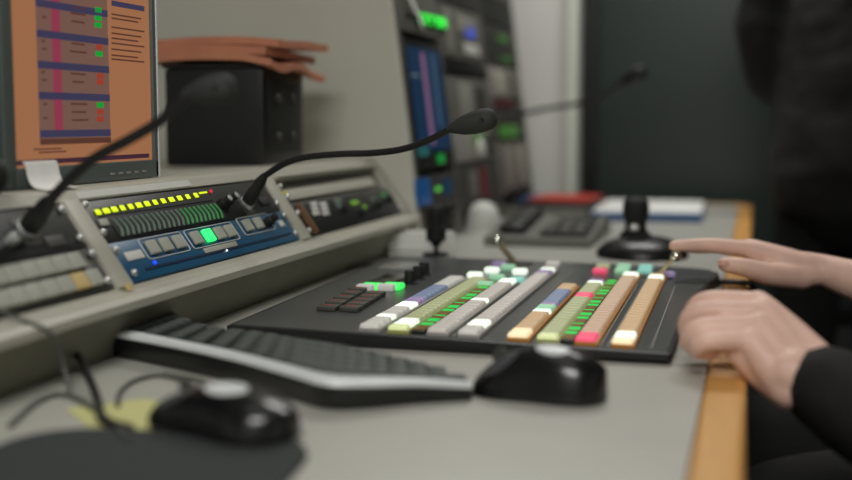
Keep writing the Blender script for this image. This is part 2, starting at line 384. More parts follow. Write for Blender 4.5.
# ------------------------------------------------------------------ monitors
def make_monitor(name, label, x, ya, yb_, zt, content, bl_=.0185, br_=.009):
    t = thing(name, label, 'monitor', (x, (ya+yb_)/2, D+.1665), 'computer monitors'); w = yb_-ya; h = zt-.1665
    RM = Matrix(((0, 0, 1, 0), (1, 0, 0, 0), (0, 1, 0, 0), (0, 0, 0, 1)))   # local: u along, v up, out
    mb = MB(); bw = .016; bb = .021
    mb.box((0, h/2, -.018), (w-.012, h-.012, .03), .006)
    mb.build('housing', M['bezel'], t, mx=RM)
    mb = MB()
    mb.box((0, bb/2, -.004), (w, bb, .012), .002); mb.box((0, h-bw/2, -.004), (w, bw, .012), .002)
    mb.box((-w/2+bl_/2, h/2, -.004), (bl_, h, .012), .002); mb.box((w/2-br_/2, h/2, -.004), (br_, h, .012), .002)
    mb.build('bezel', M['bezel'], t, mx=RM)
    mb = MB(); mb.box((w/2-.0005, h/2, .0005), (.003, h, .006), .001); mb.build('edge_strip', M['silver'], t, mx=RM)
    s = MB().box(((bl_-br_)/2, h/2+.002, -.004), (w-bl_-br_+.002, h-bw-bb+.004, .003)).build('screen', content, t, mx=RM)
    for i in range(5): MB().box((w/2-.11+.018*i, .008, .0025), (.008, .0025, .002), .0006).build('bezel_button', M['greyl'], t, mx=RM)
    mb = MB(); mb.box((0, -.001, -.060), (w*.5, .004, .09), .0015); mb.box((0, .06, -.044), (.06, .118, .015), .003); mb.build('stand', M['black'], t, mx=RM)
    return t, s, w, h, RM
PG = glow('screen_orange', (200, 136, 94), .54, (40, 30, 25))
mon, scr, w, h, RM = make_monitor('computer_monitor', 'grey computer monitor showing an orange page with blue bars and a pink column', -.70, .997, 1.304, .425, PG)
def sc(x, y):     # screen pixel of the photo -> (u, v) on the screen face
    r = ray(x, y); t_ = -.702/r[0]; return r[1]*t_-(.997+1.304)/2, H+r[2]*t_-.1665
def patch(name, pts, m, parent, z=-.0022):
    us = [sc(*p) for p in pts]; mb = MB()
    mb.loops([[(u, v, z) for u, v in us], [(u, v, z+.0004) for u, v in us]]); return mb.build(name, m, parent, mx=None, smooth=False)
gr = glow('screen_table', (150, 112, 98), .50, (40, 30, 28)); pk = glow('screen_pink', (184, 74, 100), .5, (40, 20, 25)); bl = glow('screen_blue', (78, 74, 108), .5, (20, 20, 40))
gn = glow('screen_green', (20, 190, 60), .6, (10, 50, 20)); ln_m = glow('screen_text', (120, 75, 60), .45, (30, 20, 20)); pu = glow('screen_purple', (92, 52, 72), .4, (30, 20, 30)); rd = glow('screen_red', (200, 80, 55), .5, (40, 20, 20))
def u_rect(x0, x1, y0, y1, name, m, lift):   # rectangle in u,v found from photo pixels at its corners
    (ua, va), (ub, _) = sc(x0, y0), sc(x1, y0); vb = sc(x0, y1)[1]
    MB().box(((ua+ub)/2, (va+vb)/2, -.0023+lift), (abs(ub-ua), abs(va-vb), .0004)).build(name, m, scr, smooth=False)
def uv_rect(u0, u1, v0, v1, name, m, lift): MB().box(((u0+u1)/2, (v0+v1)/2, -.0023+lift), (u1-u0, v1-v0, .0004)).build(name, m, scr, smooth=False)
# the table of the page, in the screen's own plane
uL, uR = sc(38, 80)[0], sc(109, 80)[0]
vtop = h-.018; vb_ = sc(40, 143)[1]
uv_rect(uL, uR, vb_, vtop, 'page_table', gr, .0002)
pL, pR = sc(53, 80)[0], sc(61.5, 80)[0]
uv_rect(pL, pR, sc(55, 131)[1], vtop, 'page_column', pk, .0004)
for yy in (3, 33.5, 64.5, 95.5, 134):
    v = sc(40, yy)[1]; uv_rect(uL, uR, v-.0038, v+.0038, 'page_bar', bl, .0006)
for yy in (143,): v = sc(40, yy)[1]; uv_rect(uL, uR, v-.002, v+.004, 'page_bar', ln_m, .0006)
for x, y, m_ in ((98, 10, gn), (98, 18, gn), (98, 25, gn), (99, 47, rd), (99, 54, gn), (100, 76, rd), (100, 82, rd), (100, 105, gn), (100, 112, rd), (100, 119, rd)):
    u_, v = sc(x, y); uv_rect(u_-.007, u_+.007, v-.0028, v+.0028, 'page_marker', m_, .0006)
for x, y, w_ in ((78, 8, .04), (78, 14, .045), (78, 22, .04), (78, 44, .04), (78, 52, .05), (78, 74, .045), (78, 82, .035), (79, 104, .05), (79, 112, .045), (80, 120, .05), (43, 5, .01), (44, 17, .012), (43, 41, .01), (44, 49, .012), (43, 72, .01), (44, 80, .012), (45, 104, .01), (45, 118, .012)):
    u_, v = sc(x, y); uv_rect(u_-w_*.32, u_+w_*.32, v-.0010, v+.0010, 'page_text', ln_m, .0006)
for i, y in enumerate((4, 15, 19, 28, 34, 39, 44, 50, 56, 60)):
    u0, v = sc(111.5, y-1); u1 = sc(144-(i % 3)*3, y)[0]; uv_rect(u0, u1, v-(.003 if i == 0 else .0009), v+(.003 if i == 0 else .0009), 'page_text', bl if i == 0 else ln_m, .0004)
uv_rect(-w/2+.018, w/2-.018, .0235, .0285, 'task_bar', pu, .0006)
for (x, y) in ((45, 149), (50, 152)): u_, v = sc(x, y); uv_rect(u_-.02, u_+.03, v-.0008, v+.0008, 'page_text', ln_m, .0004)
dk = mat('screen_off', (16, 17, 18), .25)
make_monitor('computer_monitor', 'black switched off monitor at the far left edge beside the orange screen', -.70, .62, .978, .425, dk)
# curled paper slip on the bezel
t = []
mb = MB()
strip = [(-.6925, .194), (-.690, .193), (-.6885, .188), (-.687, .180), (-.684, .173), (-.679, .1690), (-.672, .1678), (-.665, .1668)]
lo = strip+[(x-.0004, z-.0007) for x, z in strip[::-1]]
mb.prism([(x, z+D) for x, z in lo], 1.016, 1.072)
tag(mb.build('paper_slip', M['paper']), 'small curled white paper slip stuck to the lower monitor bezel', 'paper')
# dark windscreen at the left edge
t = thing('foam_microphone', 'round black foam microphone head at left edge under the monitors', 'microphone', W((-.66, .922, .166)))
MB().ball((0, -.005, .019), .017, (1, 1, 1.1)).build('foam_windscreen', M['blackm'], t)
MB().tube([(0, -.005, .006), (0, -.06, .002), (-.005, -.12, .004)], .004).build('stem', M['rubber'], t)

# ------------------------------------------------------------------ black box with folder on the shelf
t = thing('equipment_case', 'large black box standing on the console behind the monitor', 'box', (-.805, 1.765, D+.164))
MB().box((0, 0, .0755), (.165, .17, .150), .006).build('shell', M['black'], t)
MB().box((0, 0, .154), (.169, .174, .007), .002).build('lid', M['blackm'], t)
MB().box((.083, .0, .075), (.002, .13, .11), .0008).build('side_plate', M['blackm'], t)
for q in (-1, 1):
    for k in (-1, 1): MB().lathe([(.007, 0), (.007, .004), (.005, .006)], (.0835, .03*k, .075+.03*q), (1, 0, 0)).build('connector', M['greyd'], t)
# folder: two bowed leather covers with papers
def sheet(mb, z0, th, x0, x1, y0, y1, bow, tw, nx=10, ny=14, sag=0):
    top = []; b = bmesh.new(); g = [[[None]*(ny+1) for _ in range(nx+1)] for _ in range(2)]
    for l in range(2):
        for i in range(nx+1):
            for j in range(ny+1):
                fx, fy = i/nx, j/ny
                z = z0+bow*math.sin(fx*math.pi)*(1-.5*fy)+tw*fy*fx*fx-sag*max(0, fx-.8)*5*(.5+.5*math.sin(fy*9))
                g[l][i][j] = b.verts.new((x0+(x1-x0)*fx, y0+(y1-y0)*fy, z+th*l))
    for l in range(2):
        for i in range(nx):
            for j in range(ny): b.faces.new((g[l][i][j], g[l][i+1][j], g[l][i+1][j+1], g[l][i][j+1]))
    for i in range(nx):
        for j in (0, ny): b.faces.new((g[0][i][j], g[0][i+1][j], g[1][i+1][j], g[1][i][j]))
    for j in range(ny):
        for i in (0, nx): b.faces.new((g[0][i][j], g[0][i][j+1], g[1][i][j+1], g[1][i][j]))
    bmesh.ops.recalc_face_normals(b, faces=b.faces); mb._take(b); return mb
t = thing('document_folder', 'orange brown leather folder lying on top of the black box', 'folder', (-.80, 1.775, D+.164+.158)); t.scale = (1, 1, 1.2)
sheet(MB(), .0, .009, -.135, .098, -.11, .12, .004, -.012, sag=.010).build('cover', M['leather'], t)
sheet(MB(), .009, .010, -.12, .085, -.10, .11, .004, -.004).build('papers', M['leather'], t)
sheet(MB(), .020, .010, -.115, .103, -.09, .125, .004, .004, sag=.002).build('cover', M['leather'], t)

# ------------------------------------------------------------------ rack tower at the console's end
TM_s = Vector((-.13, 0, 1)).normalized()
tx0 = -.576
TM = Matrix(((0, TM_s.x, TM_s.z, tx0), (1, 0, 0, 0), (0, TM_s.z, -TM_s.x, D), (0, 0, 0, 1)))
tow = thing('equipment_rack', 'tall beige equipment rack cabinet with a leaning front', 'rack', (-.9, 2.6, D))
def tsec(zz): return tx0-.13*zz
TY0, TY1, TH = 2.05, 3.22, 1.35
def side(y0, y1):
    return MB().prism([(tsec(0)-.9*0, D), (tsec(TH), D+TH), (-1.75, D+TH), (-1.75, D)], y0, y1)
inv = Matrix.Translation((.9, -2.6, -D))
side(TY0, TY0+.02).build('side_panel', M['panelside'], tow, mx=inv, smooth=False)
side(TY1-.02, TY1).build('side_panel', M['panelside'], tow, mx=inv, smooth=False)
MB().box((-1.2, 2.635, D+TH+.01), (1.15, TY1-TY0, .02), .002).build('top_panel', M['panelside'], tow, mx=inv)
MB().prism([(tsec(0)-.05, D+.001), (tsec(TH)-.05, D+TH), (-1.745, D+TH), (-1.745, D+.001)], TY0+.02, TY1-.02).build('chassis', M['greyd'], tow, mx=inv, smooth=False)
for y_ in (TY0+.03, 2.365, 2.78, TY1-.03):
    MB().box((y_, .68, -.010), (.022, 1.34, .022), .001).build('front_post', M['greym'], tow, mx=inv @ TM)
def hts(px, py):
    n = Vector((TM_s.z, 0, -TM_s.x)); r = ray(px, py); t_ = (tx0*n.x-H*n.z)/(r[0]*n.x+r[2]*n.z)
    p = Vector((r[0]*t_, r[1]*t_, H+r[2]*t_)); return p.y, (p.x-tx0)*TM_s.x+p.z*TM_s.z
def tthing(name, label, cat, y0, y1, s0, s1, m, group=None):
    t_ = thing(name, label, cat, TM @ Matrix.Translation(((y0+y1)/2, (s0+s1)/2, 0)), group)
    MB().box((0, 0, -.018), (y1-y0, s1-s0, .045), .002).build('faceplate', m, t_)
    return t_
def tdet(t_, y0, y1, s0, s1, q0, q1, name, m, lift=.006, bev=.001):
    (ya, sa), (yb2, _) = hts(*q0), hts(q1[0], q0[1]); sb2 = hts(q0[0], q1[1])[1]
    cy_, cs = (y0+y1)/2, (s0+s1)/2
    MB().box(((ya+yb2)/2-cy_, (sa+sb2)/2-cs, lift), (abs(yb2-ya), abs(sb2-sa), .003), bev).build(name, m, t_)
# bay one: y 2.09..2.35
b1 = (2.085, 2.352)
bs = [hts(425, y)[1] for y in (-70, -12, 36, 43, 170, 176, 212, 226)]   # section heights, top down
r1 = (*b1, bs[2], bs[1]); t = tthing('tally_unit', 'grey rack unit with a bright green readout above the blue screen', 'rack unit', *r1, M['greym'])
tdet(t, *r1, (412, 11), (443, 24), 'readout_window', M['black'], .005)
for i in range(4): tdet(t, *r1, (414+7.2*i, 13+1.6*i), (419.5+7.2*i, 22+1.6*i), 'green_readout', glow('green_readout', (50, 240, 70), .9), .008)
for i in range(5): MB().lathe([(.006, 0), (.005, .008)], (-.09+.045*i, -.02, .005)).build('rotary_knob', M['knob'], t)
r1 = (*b1, bs[4], bs[3]); t = tthing('video_screen', 'tall blue rack screen with one pink vertical line', 'screen', *r1, M['black'])
scb = glow('blue_screen', (20, 62, 100), .34, (15, 30, 50))
cy_, cs = sum(r1[:2])/2, sum(r1[2:])/2; hh = (r1[3]-r1[2])
MB().box((0, .01, .005), (.235, hh-.05, .002)).build('display', scb, t)
MB().box((-.018, .012, .0066), (.026, hh-.07, .0008)).build('trace', glow('pink_trace', (150, 112, 150), .5, (60, 40, 60)), t)
MB().box((.055, .03, .0066), (.022, hh-.10, .0008)).build('trace', glow('pale_trace', (80, 110, 140), .4, (40, 50, 60)), t)
MB().box((-.085, hh*.22, .0066), (.05, .004, .0008)).build('trace', glow('grey_trace', (120, 140, 150), .5, (60, 60, 60)), t)
for q, w_, m_ in (((420, 152), .07, glow('teal_glow', (50, 120, 120), .4, (20, 40, 40))), ((438, 159), .05, glow('screen_green2', (30, 170, 70), .5, (10, 60, 20)))):
    y_, s_ = hts(*q); MB().box((y_-cy_, s_-cs, .0068), (w_, .018, .001), .0004).build('display_patch', m_, t)
r1 = (*b1, bs[6], bs[5]); t = tthing('status_unit', 'dark rack unit with blue display and one green light, below the tall blue screen', 'rack unit', *r1, M['greyd'])
tdet(t, *r1, (412, 180), (426, 208), 'blue_display', glow('blue_display', (20, 84, 140), .4, (10, 30, 60)))
tdet(t, *r1, (433, 188), (437.5, 192), 'green_light', glow('green_light', (90, 190, 70), .8))
tdet(t, *r1, (440, 180), (448, 196), 'blue_display', glow('blue_display2', (20, 70, 105), .3, (10, 30, 50)))
r1 = (*b1, bs[1]+.004, bs[0]); t = tthing('blank_unit', 'plain dark rack unit at the very top of the first rack bay', 'rack unit', *r1, M['greyd'])
# white tape/papertag at top
p0 = hts(408, 6)
t_ = MB().box((p0[0]-.005, p0[1], .012), (.13, .016, .001), .0002, rot=Matrix.Rotation(math.radians(-35), 4, 'Z')).build('paper_tag', M['paper'], mx=TM)
tag(t_, 'white paper strip hanging at the top corner of the rack front', 'paper')
# bay two and three
def bay(y0, y1, specs, labels):
    for (pa, pb, pxm, m, dets), lab in zip(specs, labels):
        s1, s0 = hts(pxm, pa)[1], hts(pxm, pb)[1]
        t_ = tthing('rack_module', lab, 'rack unit', y0, y1, s0, s1, m, 'rack modules')
        for kind, u_, v_, w_, h_, mm in dets:
            W_, H_ = y1-y0, s1-s0
            if kind == 'knob': MB().lathe([(w_, 0), (w_*.85, .010)], ((u_-.5)*W_, (v_-.5)*H_, .005)).build('rotary_knob', mm, t_)
            else: MB().box(((u_-.5)*W_, (v_-.5)*H_, .006), (w_*W_, h_*H_, .003), .0008).build(kind, mm, t_)
gw = glow('module_blue', (60, 90, 220), .8); gd = glow('module_green', (80, 140, 60), .35, (50, 80, 40)); grd = mat('dark_red_strip', (120, 40, 48), .5)
bay(2.379, 2.766, [
 (-60, 12, 470, M['greyd'], [('panel_slot', .5, .5, .8, .3, M['black'])]),
 (14, 62, 470, M['greym'], [('panel_window', .55, .7, .4, .35, M['greyl']), ('blue_light', .66, .60, .22, .20, gw), ('button_block', .66, .24, .36, .22, M['white']), ('panel_slot', .15, .5, .1, .8, M['greyl'])]),
 (64, 78, 470, M['black'], [('panel_slot', .5, .5, .9, .3, M['blackm'])]),
 (80, 128, 475, M['greym'], [('label_plate', .35, .55, .3, .7, M['greyl']), ('red_strip', .70, .2, .4, .10, grd), ('panel_slot', .75, .6, .25, .5, M['greyd'])]),
 (130, 160, 475, M['greyl'], [('green_label', .55, .7, .25, .3, gd), ('knob', .55, .4, .02, 0, M['white']), ('panel_slot', .85, .5, .2, .8, M['greyd'])]),
 (162, 206, 475, M['greyd'], [('label_plate', .55, .5, .12, .7, grd), ('panel_slot', .3, .5, .2, .6, M['greym'])]),
], ['dark slotted rack unit at the top of the second bay', 'grey rack unit with a blue light and pale buttons', 'thin black rack unit under the blue light', 'grey rack unit with a dark red strip behind the microphone head', 'pale rack unit with green label and white round knob', 'dark rack unit with a dark red label above the desk'])
bay(2.794, 3.178, [
 (-40, 25, 498, M['greyd'], [('panel_slot', .5, .5, .8, .3, M['greym'])]),
 (27, 66, 498, M['greyd'], [('green_label', .55, .7, .3, .16, gd), ('green_label', .6, .2, .3, .1, gd)]),
 (68, 98, 500, M['greyl'], [('panel_slot', .3, .5, .2, .8, M['beige']), ('panel_slot', .7, .5, .2, .8, M['greym'])]),
 (100, 140, 500, M['greyd'], [('red_strip', .4, .9, .7, .1, grd), ('green_label', .4, .2, .6, .3, gd)]),
 (142, 196, 500, M['greym'], [('label_plate', .3, .5, .2, .8, M['greyl']), ('label_plate', .7, .5, .2, .8, M['beige'])]),
], ['dark rack unit topmost in the bay next to the white wall', 'dark rack unit with two green labels beside the white wall', 'pale rack unit with two light slots beside the white wall', 'dark rack unit with a red strip and green label beside the white wall', 'grey rack unit with two pale plates just above the far desk'])

# ------------------------------------------------------------------ far microphone fixed on the rack front
q = hts(514, 114); pb = (TM @ Vector((q[0], q[1], .004)))-Vector((0, 0, D))
yb3 = pb.y
goose('gooseneck_microphone', 'blurred black gooseneck microphone reaching in front of the dark window', [hy(545, 109, yb3-.06), hy(580, 103, yb3-.12), hy(605, 94, yb3-.16)],
      .0055, (pb, pb+Vector((.03, -.012, .002)), .009), hy(622, 82, yb3-.19), hy(645, 70, yb3-.22), .019, headm='blackm')  # head in black: the shadow it sits in is put into its colour

# ------------------------------------------------------------------ vision mixer
def zt(x): return .012+max(0, (-x-.07))*.013
mix = thing('vision_mixer', 'wide charcoal vision mixer panel with rows of lit keys', 'video mixer', (0, 0, D))
out = [(-.536, 1.142), (-.40, 1.1405), (-.0745, 1.139), (-.0715, 1.143), (-.071, 1.28), (-.0695, 1.42), (-.065, 1.53), (-.056, 1.62), (-.046, 1.69), (-.043, 1.73), (-.046, 1.775), (-.058, 1.808), (-.078, 1.822), (-.11, 1.826),
       (-.30, 1.822), (-.553, 1.815), (-.556, 1.81)]
cxm, cym = -.3, 1.48
def inset(pts, d):
    r = []; n = len(pts)
    for i in range(n):
        a, b, c = Vector(pts[i-1]), Vector(pts[i]), Vector(pts[(i+1) % n])
        n1 = Vector((-(b-a).y, (b-a).x)).normalized(); n2 = Vector((-(c-b).y, (c-b).x)).normalized(); m_ = (n1+n2)
        m_ = m_.normalized()/max(.5, m_.length/2); r.append((b.x+m_.x*d, b.y+m_.y*d))
    return r
i1, i2, i3 = inset(out, .008), inset(out, .0015), inset(out, .003)
MB().loops([[(x, y, .001) for x, y in i1], [(x, y, zt(x)-.0065) for x, y in out], [(x, y, zt(x)-.001) for x, y in out], [(x, y, zt(x)) for x, y in i2]]).build('rim', M['mixeredge'], mix)
MB().loops([[(x, y, zt(x)-.001) for x, y in inset(out, .0045)], [(x, y, zt(x)+.0004) for x, y in inset(out, .005)]]).build('top_plate', M['mixer'], mix)
PITCH, KW, KL, KH = .0182, .0208, .0165, .0085
def keymat(name, base, e, emc=None): return mat(name, base, .4, em=e, emcol=emc or base, var=.02)
K = dict(
 w=keymat('cap_white', (212, 210, 204), .22), W=keymat('cap_bright', (236, 250, 232), .85), g=keymat('cap_green', (160, 216, 178), .35), p=keymat('cap_purple', (166, 146, 192), .22),
 b=keymat('cap_blue', (134, 150, 182), .16), y=keymat('cap_yellowgreen', (190, 196, 150), .18), Y=keymat('cap_brightyellow', (220, 230, 170), .45), r=keymat('cap_rose', (208, 201, 194), .20),
 o=keymat('cap_orange', (216, 182, 138), .20), O=keymat('cap_cream', (250, 228, 186), .6), k=keymat('cap_pink', (240, 84, 120), .5), c=keymat('cap_salmon', (216, 184, 156), .18), t=keymat('cap_teal', (140, 212, 198), .35), d=M['blackm'])
def ramp(n, spec):
    r = []
    for i in range(n):
        f = (i+.5)/n
        for lim, ch in spec:
            if f <= lim: r.append(ch); break
    return r
rows = [
 (-.380, 1.150, 1.566, [(.12, 'w'), (.17, 'W'), (.30, 'w'), (.39, 'W'), (.43, 'g'), (.48, 'p'), (.76, 'b'), (1, 'w')]),
 (-.349, 1.150, 1.566, [(.05, 'Y'), (.14, 'W'), (1, 'y')]),
 (-.307, 1.150, 1.566, [(.48, 'r'), (.56, 'W'), (.9, 'r'), (1, 'W')]),
 (-.2745, 1.150, 1.70, [(.06, 'w'), (.13, 'W'), (.86, 'r'), (.93, 'p'), (.97, 'W'), (1, 'w')]),
 (-.2235, 1.150, 1.54, [(.10, 'O'), (.36, 'o'), (.45, 'W'), (.50, 'g'), (.57, 'p'), (.84, 'b'), (1, 'o')]),
 (-.1935, 1.150, 1.60, [(.05, 'Y'), (.62, 'y'), (.69, 'k'), (.9, 'y'), (.96, 'W'), (1, 'p')]),
 (-.1555, 1.150, 1.69, [(.06, 'k'), (.90, 'c'), (.94, 'o'), (1, 'W')]),
 (-.1195, 1.150, 1.69, [(.05, 'O'), (.11, 'W'), (.90, 'o'), (.95, 'W'), (1, 'o')]),
]
km = MB().box((0, 0, KH/2), (KW, KL, KH), .004, seg=4); ko = km.build('k', K['w']); KME = ko.data; bpy.data.objects.remove(ko)
kmesh = {}
allk = []
for x0, ya, yb2, spec in rows:
    n = int((yb2-ya)/PITCH)
    for i, ch in enumerate(ramp(n, spec)):
        y = ya+KL/2+i*PITCH; allk.append((y, x0-.013*(y-1.14), ch))
for q, ch in (((475, 274), 'W'), ((492, 269), 'W'), ((499, 263), 'p'), ((497, 276), 'g'), ((517, 278.5), 't'), ((520, 270), 'W'), ((553, 262.5), 'w'), ((600, 268.5), 'k'), ((622, 268), 'g'), ((645, 268), 't'), ((668, 271), 'p'), ((603, 264.5), 'y'), ((624, 264), 'g'), ((646, 264.5), 't'), ((485, 283), 'g'), ((508, 266), 'g')):
    p = hz(*q, .022); allk.append((p.y, p.x, ch))
allk.sort()
rest = MB(); chs = list(K)
for i, (y, x, ch) in enumerate(allk):
    if i < 100:
        if ch not in kmesh: kmesh[ch] = KME.copy(); kmesh[ch].materials.clear(); kmesh[ch].materials.append(K[ch])
        o = bpy.data.objects.new('key_cap', kmesh[ch]); C.objects.link(o); o.parent = mix; o.location = (x, y, zt(x)+.0003)
    else:
        rest.mi = chs.index(ch); rest.box((x, y, zt(x)+.0003+KH/2), (KW, KL, KH), .004, seg=4)
tag(rest.build('key_caps', [K[c] for c in chs], mix), 'rows of small lit keys towards the back of the panel', kind='stuff')
ba = keymat('base_amber', (176, 120, 52), .10); bo = keymat('base_olive', (150, 154, 92), .08); bg = keymat('base_grey', (150, 148, 144), .05)
for (x0, ya, yb2, spec), m_ in zip(rows, (bg, bo, bg, bg, ba, bo, ba, ba)):
    MB().box((x0-.013*((ya+yb2)/2-1.14)+.0012, (ya+yb2)/2, zt(x0)+.0022), (KW+.0026, yb2-ya+.002, .0044), .0012, rot=rotz(.013)).build('key_base', m_, mix)
# name display strips between the key rows
dg, dr, do_ = glow('strip_green', (30, 225, 90), .8, (20, 90, 40)), glow('strip_red', (150, 50, 40), .5, (60, 25, 20)), glow('strip_olive', (150, 112, 40), .35, (70, 50, 20))
for x0, ya, yb2 in ((-.3285, 1.155, 1.555), (-.1750, 1.155, 1.63)):
    xm = x0-.013*.2
    MB().box((xm, (ya+yb2)/2, zt(x0)+.002), (.0135, yb2-ya, .004), .0008, rot=rotz(.013)).build('display_strip', M['black'], mix)
    y = ya+.006; i = 0
    while y < yb2-.02:
        kind = [do_, dg, dg, dr, dg, dg, do_, dr, dg][i % 9]; l = (.024, .0055, .0055, .005, .009, .0055, .0055, .006, .005)[i % 9]
        x = x0-.013*(y+l/2-1.14); MB().box((x, y+l/2, zt(x)+.0046), (.0115, l, .001)).build('name_display', kind, mix); y += l+.0026; i += 1
for x0, ya, yb2 in ((-.1415, 1.155, 1.60), (-.1340, 1.155, 1.60), (-.2915, 1.155, 1.56), (-.092, 1.16, 1.60), (-.2475, 1.50, 1.70), (-.210, 1.45, 1.72)):
    MB().box((x0-.0026, (ya+yb2)/2, zt(x0)+.0008), (.0012, yb2-ya, .0008), rot=rotz(.013)).build('silver_line', M['greyl'], mix)
MB().box((-.205, 1.712, zt(-.2)+.0008), (.20, .0012, .0008)).build('silver_line', M['greyl'], mix)
# left control group: dark labelled keys, lit ring keys, knobs, small display
dkk = mat('dark_key', (74, 74, 68), .55); prt = mat('red_print', (150, 66, 56), .6)
a = MB().box((0, 0, .003), (.023, .020, .006), .002, seg=3)
dko = a.build('dark_key', dkk, mix); MB().box((0, .001, .0062), (.013, .004, .0004)).build('print', prt, dko)
for c_, (p0, p1) in enumerate((((328.5, 304.5), (358, 287)), ((351, 305), (375, 291)))):
    A, B = hz(*p0, .024), hz(*p1, .024)
    for i in range(5):
        v = A.lerp(B, i/4)
        if c_ == 0 and i == 0: o = dko
        else:
            o = copy_part(dko, mix)
            for ch_ in dko.children: copy_part(ch_, o)
        o.location = (v.x, v.y, zt(v.x)+.0003)
        o.scale = (1, min(1, .9*(B-A).length/4/.020), 1)
grl = glow('ring_glow', (60, 245, 100), .95)
for q in ((367, 287), (388, 286.5)):
    v = hz(*q, .022)
    o = MB().box((0, .010, .004), (.026, .022, .008), .003, seg=3).build('lit_key', grl, mix); o.location = (v.x+.004, v.y, zt(v.x)+.0003)
    MB().box((-.004, -.006, .0045), (.022, .016, .009), .003, seg=3).build('key_front', K['w'], o)
kv = [hz(410, 283, .018), hz(418, 278.5, .018), hz(424, 274.5, .018)]
kn = None
for v in kv:
    if kn is None: kn = MB().lathe([(.0105, 0), (.0105, .002), (.0078, .003), (.0074, .016), (.0064, .018), (.001, .018)]).build('rotary_knob', M['knob'], mix)
    else: kn = copy_part(kn, mix)
    kn.location = (v.x, v.y, zt(v.x)+.0003)
v = hz(390, 279, .018); MB().box((v.x, v.y, zt(v.x)+.001), (.038, .085, .002), .0006).build('small_display', M['glossblack'] if 'glossblack' in M else mat('gloss_black', (16, 20, 18), .08), mix)
v = hz(402, 266, .018); MB().box((v.x, v.y, zt(v.x)+.0008), (.055, .075, .0012), .0004).build('glossy_plate', mat('plate_reflection', (150, 152, 148), .2), mix)  # pale grey stands in for the white box's reflection
# joystick on the mixer
v = hz(436, 255, .018); jz = zt(v.x)
j = MB().lathe([(.022, 0), (.021, .003), (.012, .004), (.004, .005), (.0035, .014), (.007, .016), (.0095, .022), (.0155, .024), (.0165, .040), (.0165, .046), (.012, .047), (.0115, .060), (.0125, .064), (.0125, .074), (.010, .078), (.001, .079)])
o = j.build('joystick', M['knob'], mix); o.location = (v.x, v.y, jz)
# fader levers: flat arm with a chrome ball
def lever(px_base, px_ball, yb_, label=None):
    A = hz(*px_base, .016); B = hy(*px_ball, yb_); A.z = zt(A.x)
    MB().box((A.x, A.y, A.z+.001), (.05, .012, .002), .0006).build('lever_slot', M['blackm'], mix)
    d = (B-A); o = thing('x', 'x', 'x'); bpy.data.objects.remove(o)
    side = d.cross(Vector((0, 1, 0))).normalized()
    mxx = Matrix.Translation((A+B)/2) @ Vector((0, 0, 1)).rotation_difference(d).to_matrix().to_4x4()
    arm = MB().box((0, 0, 0), (.0045, .014, d.length), .0012, mx=mxx).build('fader_lever', M['brass'], mix)
    MB().ball(B, .0082, seg=28).build('ball', M['chrome'], arm)
lever((655, 276), (676, 256), 1.672)
lever((516, 264), (497, 241), 1.735)

# ------------------------------------------------------------------ keyboard (curved) and mice
kb = thing('computer_keyboard', 'blurred black keyboard with a curved silver front strip', 'keyboard', (0, 0, D))
fr = [hz(108, 334, .024), hz(170, 345, .024), hz(235, 359, .024), hz(290, 374, .024), hz(325, 383.5, .024), hz(365, 385, .022), hz(420, 384, .018), hz(472, 386, .013)]
bk = [Vector((-.606, 1.150, .026)), hz(205, 328, .026), hz(255, 334, .026), hz(295, 341, .025), hz(330, 346, .024), hz(370, 354.5, .022), hz(420, 366, .020), hz(468, 379.5, .013)]
def spl(P_, t):
    n = len(P_)-1; i = min(int(t*n), n-1); f = t*n-i
    p0, p1, p2, p3 = P_[max(i-1, 0)], P_[i], P_[i+1], P_[min(i+2, n)]
    return .5*((2*p1)+(p2-p0)*f+(2*p0-5*p1+4*p2-p3)*f*f+(3*p1-p0-3*p2+p3)*f**3)
N_ = 40
def kloop(a, b, z, zs=1):
    l = []
    for i in range(N_+1): t_ = i/N_; p, q = spl(fr, t_), spl(bk, t_); v = p.lerp(q, a); l.append((v.x, v.y, v.z*zs+z))
    for i in range(N_, -1, -1): t_ = i/N_; p, q = spl(fr, t_), spl(bk, t_); v = p.lerp(q, b); l.append((v.x, v.y, v.z*zs+z))
    return l
MB().loops([kloop(.06, .97, .001, 0), kloop(.0, 1.0, -.012), kloop(.0, 1, -.003), kloop(.02, .98, -.001)]).build('base', M['black'], kb)
MB().loops([kloop(.02, .15, -.004), kloop(-.015, .15, -.001), kloop(.0, .15, .0028), kloop(.02, .14, .0034)]).build('front_strip', M['silver'], kb)
kk = None
kcap = mat('keyboard_key', (72, 78, 75), .5, var=.1)
for r in range(5):
    for c_ in range(19):
        t_ = (c_+.6)/19.6; a_ = .22+.155*(r+.4)
        if t_ > .9 and r > 2: continue
        p = spl(fr, t_).lerp(spl(bk, t_), a_); p2 = spl(fr, min(1, t_+.01)).lerp(spl(bk, min(1, t_+.01)), a_)
        if kk is None: kk = MB().box((0, 0, .0025), (.0168, .0168, .006), .0024, seg=2).build('keyboard_key', kcap, kb); o = kk
        else: o = copy_part(kk, kb)
        dpt = (spl(bk, t_)-spl(fr, t_)).length
        o.location = (p.x, p.y, p.z-.001); o.rotation_euler = (0, 0, math.atan2(p2.y-p.y, p2.x-p.x)); sc_ = min(1, dpt*.155/.0165*.86); o.scale = (1.05, sc_, 1)

